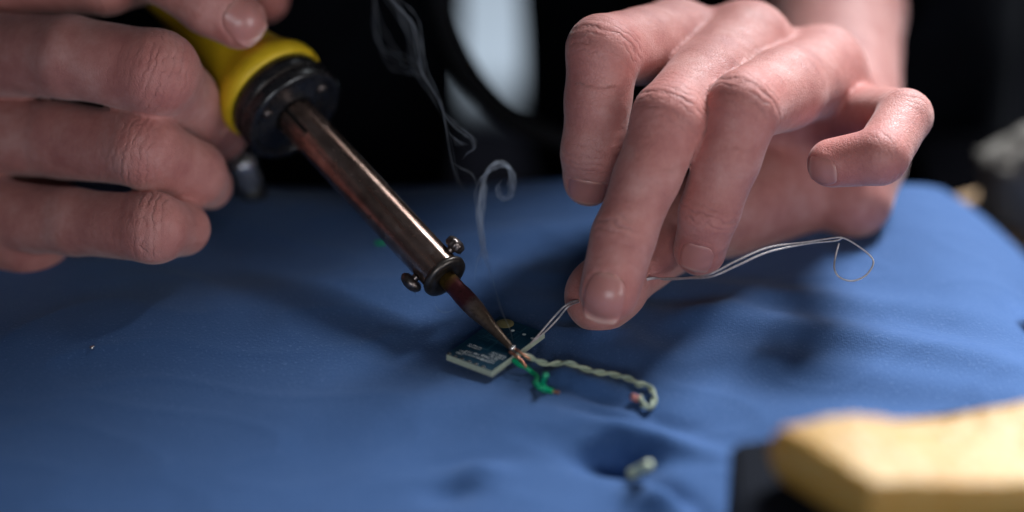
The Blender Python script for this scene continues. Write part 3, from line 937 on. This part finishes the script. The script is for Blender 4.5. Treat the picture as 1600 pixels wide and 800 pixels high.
tube('copper_end', on_cloth([(998, 626, .0016), (993, 622, .002), (988, 620, .0026)], .0007), .0009, plain('pinkish_copper', (.62, .25, .22), .4, .3), w1, 10)
tube('bare_strand', catmull([T(803, 544, .0049), T(812, 550, .0052), T(820, 556, .0048), T(829, 562, .0042)], 6), .00034, M_COPPER, w1, 8)
tube('bare_strand', catmull([T(796, 550, .0047), T(806, 556, .0052), T(814, 563, .0046), T(822, 574, .0038)], 6), .00034, M_COPPER, w1, 8)
g = empty('wire'); tag(g, 'short bright green wire bent into a knot in front of the board', 'wire')
tube('insulation', on_cloth([(802, 562, .0032), (812, 570, .0028), (822, 574, .0025), (832, 582, .0016), (839, 592, .0012), (838, 604, .0012), (845, 612, .001), (853, 610, .002), (848, 600, .004), (850, 592, .006), (853, 586, .0075)], .0006), .00062, M_GREENW, g, 10)
tube('insulation', on_cloth([(836, 598, .0025), (842, 604, .0035), (850, 607, .003), (857, 614, .0012), (864, 618, .0008)], .0006), .00068, M_GREENW, g, 10)
tube('copper_end', on_cloth([(862, 617, .0008), (868, 619, .0006), (874, 621, .0005)], .0004), .00045, M_COPPER, g, 8)

tw = empty('wire'); tag(tw, 'long thin silver wire doubled over, pinched between finger and thumb, looped at its end', 'wire')
TB = lambda x, y, h: (x, y, float((T(x, y, h) - CAM) @ CF) - D0)
A1 = [TB(829, 537, .0046), TB(845, 519, .006), (865, 496, -.003), (884, 477, -.004), (902, 469, -.002), (950, 456, .003), (1013, 437, .004), (1040, 435, .002), (1075, 434, -.002), (1110, 428, -.006), (1150, 408, -.006), (1200, 387, -.004), (1260, 378, -.002), (1308, 371, -.001), (1318, 372, -.001)]
A2 = [TB(834, 533, .0046), TB(852, 518, .0062), (870, 500, -.003), (887, 480, -.004), (904, 472, -.002), (950, 460, .003), (1013, 435, .004), (1040, 437, .002), (1075, 435, -.002), (1112, 432, -.007), (1152, 415, -.007), (1200, 394, -.005), (1260, 381, -.002), (1306, 376, -.001), (1318, 372, -.001), (1340, 384, .0), (1361, 401, .001), (1364, 414, .001), (1352, 431, .0), (1332, 439, -.001), (1313, 434, -.002), (1304, 421, -.002), (1305, 403, -.001), (1311, 380, -.001)]
tube('strand', wpath(A1, 10), .00023, M_THINW, tw, 8)
tube('strand', wpath(A2, 10), .00023, M_THINW, tw, 8)

gs = on_cloth([(588, 384, .0006), (596, 386, .0006), (604, 383, .0006)], .0005)
tag(tube('wire_scrap', gs, .0006, M_GREENW), 'tiny green wire scrap on the cloth behind the iron', 'scrap')
cs = on_cloth([(985, 741, .002), (1000, 734, .004), (1014, 727, .0075)], .001)
tag(tube('wire_stub', cs, .0012, M_CREAMW), 'pale stub of wire poking out of a dent in the cloth near us', 'scrap')
bm = bmesh.new(); bmesh.ops.create_icosphere(bm, subdivisions=3, radius=.0006)
for q in bm.verts: q.co *= 1 + .15 * math.sin(q.co.x * 5000) ; 
for q in bm.verts:
    if q.co.z > .0004: q.co.x += .0003
o = from_bm('solder_ball', bm, M_SOLDER); o.location = T(144, 552, .0006); o.location.z = cz(T(144, 552)) + .0008
tag(o, 'tiny silver solder ball lying alone on the cloth', 'solder')

# black cable behind
cab = catmull([P(668, -90, .135), P(684, -20, .13), P(706, 60, .125), P(742, 128, .118), P(796, 182, .108), P(860, 210, .10), P(930, 232, .095), P(1000, 262, .09), P(1080, 300, .088)], 10)
tag(tube('cable', cab, .0036, M_BLACK, None, 16), 'thick black cable curving behind the pinching hand', 'cable')

# shiny canister behind the gripping hand
c0 = T(398, 306, 0)
can = empty('canister', c0 + np.array([0, 0, cz(c0)])); can.rotation_euler = (.18, -.22, 0)
tag(can, 'small shiny metal canister standing behind the gripping hand', 'canister')
lathe('can_body', [(0, 0), (.0034, 0), (.0036, .0005), (.0036, .0040), (.0030, .0046)], M_BLACK, can, 32)
lathe('can_cap', [(.0030, .0046), (.0036, .0050), (.0037, .0132), (.0030, .0142), (0, .0144)], plain('bright_metal', (.72, .70, .74), .22, .85), can, 32)

# ------------------------------------------------------------------ sponge stand in front
SH = .036
s0, s1, s2, s3 = T(1200, 676, SH), T(1640, 606, SH), T(1690, 742, SH), T(1362, 772, SH)
st = empty('sponge'); tag(st, 'yellow damp cleaning sponge lying on its black holder close to us', 'sponge')
nu, nv, th = 60, 40, .011
v, f = [], []
for layer in range(2):
    for j in range(nv + 1):
        for i in range(nu + 1):
            a, b = i / nu, j / nv
            p = (1 - a) * ((1 - b) * s0 + b * s3) + a * ((1 - b) * s1 + b * s2)
            du, dv = min(a, 1 - a) * .11, min(b, 1 - b) * .06
            rr = .004
            dep = 0
            for d_ in (du, dv):
                if d_ < rr: dep += rr - math.sqrt(max(0, rr * rr - (rr - d_) ** 2))
            wv = .0012 * mnoise.noise(Vector(p * 70)) + .0005 * mnoise.noise(Vector(p * 300)) + .002 * math.sin(a * 5 + 1)
            cen = (s0 + s1 + s2 + s3) / 4
            q = np.array(p)
            if layer == 0: q[2] += wv - min(dep, .006)
            else: q[2] = SH - th + min(dep, .004); q[:2] = cen[:2] + (q[:2] - cen[:2]) * .985
            v.append(q)
n1 = (nu + 1) * (nv + 1)
g_ = lambda i, j, L: L * n1 + j * (nu + 1) + i
for j in range(nv):
    for i in range(nu):
        f.append((g_(i, j, 0), g_(i, j + 1, 0), g_(i + 1, j + 1, 0), g_(i + 1, j, 0))[::1]); f.append((g_(i, j, 1), g_(i + 1, j, 1), g_(i + 1, j + 1, 1), g_(i, j + 1, 1)))
for i in range(nu):
    for j in (0, nv): f.append((g_(i, j, 0), g_(i + 1, j, 0), g_(i + 1, j, 1), g_(i, j, 1)))
for j in range(nv):
    for i in (0, nu): f.append((g_(i, j, 0), g_(i, j + 1, 0), g_(i, j + 1, 1), g_(i, j, 1)))
sp = from_data('sponge_block', v, f, M_SPONGE, st)
bm = bmesh.new(); bm.from_mesh(sp.data); bmesh.ops.recalc_face_normals(bm, faces=bm.faces); bm.to_mesh(sp.data); bm.free()
# one-piece sponge: drop the extra empty
sp.parent = None; sp.name = 'sponge'; bpy.data.objects.remove(st); sp.name = 'sponge'
tag(sp, 'yellow damp cleaning sponge lying on its black holder close to us', 'sponge')
hl = empty('sponge_holder'); tag(hl, 'black plastic holder standing under the yellow sponge', 'holder')
t0, t1, t2, t3 = T(1142, 690, .0245), T(1650, 615, .0245), T(1800, 850, .0245), T(1150, 862, .0245)
bm = bmesh.new()
for (k, zlo, zhi) in ((1.0, .0005, .0245),):
    top = [bm.verts.new((*p[:2], zhi)) for p in (t0, t1, t2, t3)]; bot = [bm.verts.new((*p[:2], zlo)) for p in (t0, t1, t2, t3)]
    bm.faces.new(top); bm.faces.new(bot[::-1])
    for i in range(4): bm.faces.new((top[i], bot[i], bot[(i + 1) % 4], top[(i + 1) % 4]))
bmesh.ops.recalc_face_normals(bm, faces=bm.faces)
bmesh.ops.bevel(bm, geom=list(bm.edges), offset=.0012, segments=3, affect='EDGES')
from_bm('tray', bm, plain('matt_black_plastic', (.006, .007, .011), .8, spec=.04), hl, smooth=False)

# ------------------------------------------------------------------ blurred things at the right edge
stl = empty('side_table'); tag(stl, 'low dark side table standing beyond the right edge of the cloth', 'table')
q0 = T(1640, 330, -.05)
bm = bmesh.new(); rbox(bm, (q0[0] - .035, q0[1] - .12, -.066), (q0[0] + .30, q0[1] + .06, -.052), .002); from_bm('table_top', bm, M_TABLE, stl, smooth=False)
for dx in (-.02, .28):
    for dy in (-.10, .04):
        bm = bmesh.new(); rbox(bm, (q0[0] + dx - .012, q0[1] + dy - .012, -.748), (q0[0] + dx + .012, q0[1] + dy + .012, -.0665), .002)
        from_bm('leg', bm, M_BLACK, stl, smooth=False)
def lump(name, c, r, mat, seed, amp=.12):
    bm = bmesh.new(); bmesh.ops.create_icosphere(bm, subdivisions=4, radius=1)
    for q in bm.verts:
        d = q.co.normalized(); k = 1 + amp * mnoise.noise(d * 2 + Vector((seed, 0, 0))) + amp * .5 * mnoise.noise(d * 5 + Vector((0, seed, 0)))
        q.co = Vector((d.x * r[0] * k, d.y * r[1] * k, max(d.z, -.75) * r[2] * k))
    o = from_bm(name, bm, mat); o.location = c; return o
b0 = T(1602, 285, -.03)
tag(lump('paper_bag', (b0[0] + .004, b0[1], -.052 + .75 * .022), (.019, .018, .022), plain('beige_paper', (.12, .105, .088), .8, var=.15, scale=80), 3.1, .3), 'crumpled beige paper bag on the side table', 'paper bag')
b1 = T(1556, 352, -.045)
bm = bmesh.new(); rbox(bm, (-.012, -.016, 0), (.012, .016, .012), .0008)
o = from_bm('cardboard_box', bm, plain('brown_cardboard', (.36, .22, .11), .8), smooth=False); o.location = (b1[0] + .004, b1[1], -.052); o.rotation_euler = (0, 0, .5)
tag(o, 'small brown cardboard box beside the paper bag on the side table', 'box')
b2 = T(1622, 476, 0)
cupo = lathe('cup', [(0, .0006), (.009, .0006), (.0098, .002), (.0108, .016), (.0102, .016), (.0092, .003), (0, .003)], plain('white_porcelain', (.8, .8, .8), .2), None, 40)
cupo.scale = (.6, .6, .6); cupo.location = (b2[0] + .004, b2[1], cz(b2)); tag(cupo, 'small white cup cut off by the right edge of the picture', 'cup')

# ------------------------------------------------------------------ smoke
sm = smoke_material('smoke_thin', 110); sm2 = smoke_material('smoke_dense', 300)
smoke = empty('smoke'); tag(smoke, 'thin curling wisp of smoke rising from the iron tip', 'smoke', kind='stuff')
def wisp(pts, rad, mat, flat=.35, n=9, strands=7):
    path = catmull([P(*p) for p in pts], n)
    rr = np.interp(np.linspace(0, 1, len(path)), np.linspace(0, 1, len(rad)), rad) * mm
    for k in range(strands):
        sd = random.uniform(0, 50); q = []
        for i, p in enumerate(path):
            t = i / 9.0
            o = np.array([mnoise.noise(Vector((t * .33, sd, 0))), mnoise.noise(Vector((t * .33, sd, 7))) * .6, mnoise.noise(Vector((t * .33, sd, 13)))])
            q.append(p + o * rr[i] * 1.5)
        v, f = tube_data(q, [max(.00004, x * (.34 + .22 * mnoise.noise(Vector((i * .22, sd, 3))))) for i, x in enumerate(rr)], 12, (CF, .6))
        from_data('wisp', v, f, mat, smoke)
Dz = .012
wisp([(768, 440, Dz), (763, 420, Dz), (756, 398, Dz), (750, 365, Dz), (748, 330, Dz), (750, 300, Dz), (757, 276, Dz), (768, 262, Dz), (781, 257, Dz), (794, 264, Dz), (801, 281, Dz), (800, 300, Dz), (790, 311, Dz), (780, 305, Dz), (778, 292, Dz), (784, 281, Dz)],
     [.1, .5, 1.2, 1.5, 1.5, 1.5, 1.4, 1.3, 1.3, 1.4, 1.5, 1.4, 1.2, .9, .6, .2], sm2, .5)
wisp([(741, 440, Dz), (744, 418, Dz), (751, 398, Dz), (757, 380, Dz), (755, 345, Dz)], [.1, .5, .8, .6, .1], sm2, .5)
wisp([(746, 300, Dz), (740, 275, Dz), (720, 262, Dz), (700, 250, Dz)], [.1, .6, .5, .1], sm)
wisp([(596, -20, Dz), (622, 10, Dz), (645, 40, Dz), (655, 80, Dz), (662, 110, Dz), (676, 138, Dz), (688, 165, Dz), (697, 200, Dz), (705, 240, Dz), (716, 280, Dz), (732, 305, Dz)], [.9, 1.5, 1.8, 1.8, 1.4, 1.1, 1.0, .9, .8, .5, .1], sm, .45, strands=5)
veil = smoke_material('smoke_veil', 26)
wisp([(588, -20, Dz), (592, 40, Dz), (606, 84, Dz), (628, 104, Dz), (650, 112, Dz), (672, 134, Dz)], [2.2, 3.0, 3.4, 3.0, 2.4, .3], veil, .3, strands=4)
wisp([(612, -20, Dz), (632, 30, Dz), (648, 80, Dz), (660, 110, Dz), (678, 145, Dz), (694, 190, Dz)], [3.4, 3.8, 3.4, 2.6, 1.8, .3], veil, .3, strands=3)
wisp([(684, 160, Dz), (702, 188, Dz), (722, 205, Dz), (738, 218, Dz), (741, 232, Dz), (730, 240, Dz), (722, 250, Dz)], [.2, .9, 1.0, .9, .8, .6, .1], sm, .45)
wisp([(700, 205, Dz), (716, 222, Dz), (732, 226, Dz)], [.1, 1.2, .1], sm, .4)
wisp([(803, 541, -.006), (797, 515, 0), (786, 490, .006), (776, 462, Dz), (768, 436, Dz), (762, 410, Dz)], [.15, .5, .6, .5, .5, .2], smoke_material('smoke_faint', 80), .6)
wisp([(678, 472, .01), (684, 484, .01), (698, 488, .01), (714, 482, .01)], [.1, .5, .5, .1], sm, .4)
wisp([(768, 538, -.004), (780, 541, -.004), (792, 546, -.004), (804, 548, -.004)], [.1, .6, .6, .2], sm, .5)
print('verts', len(vs))
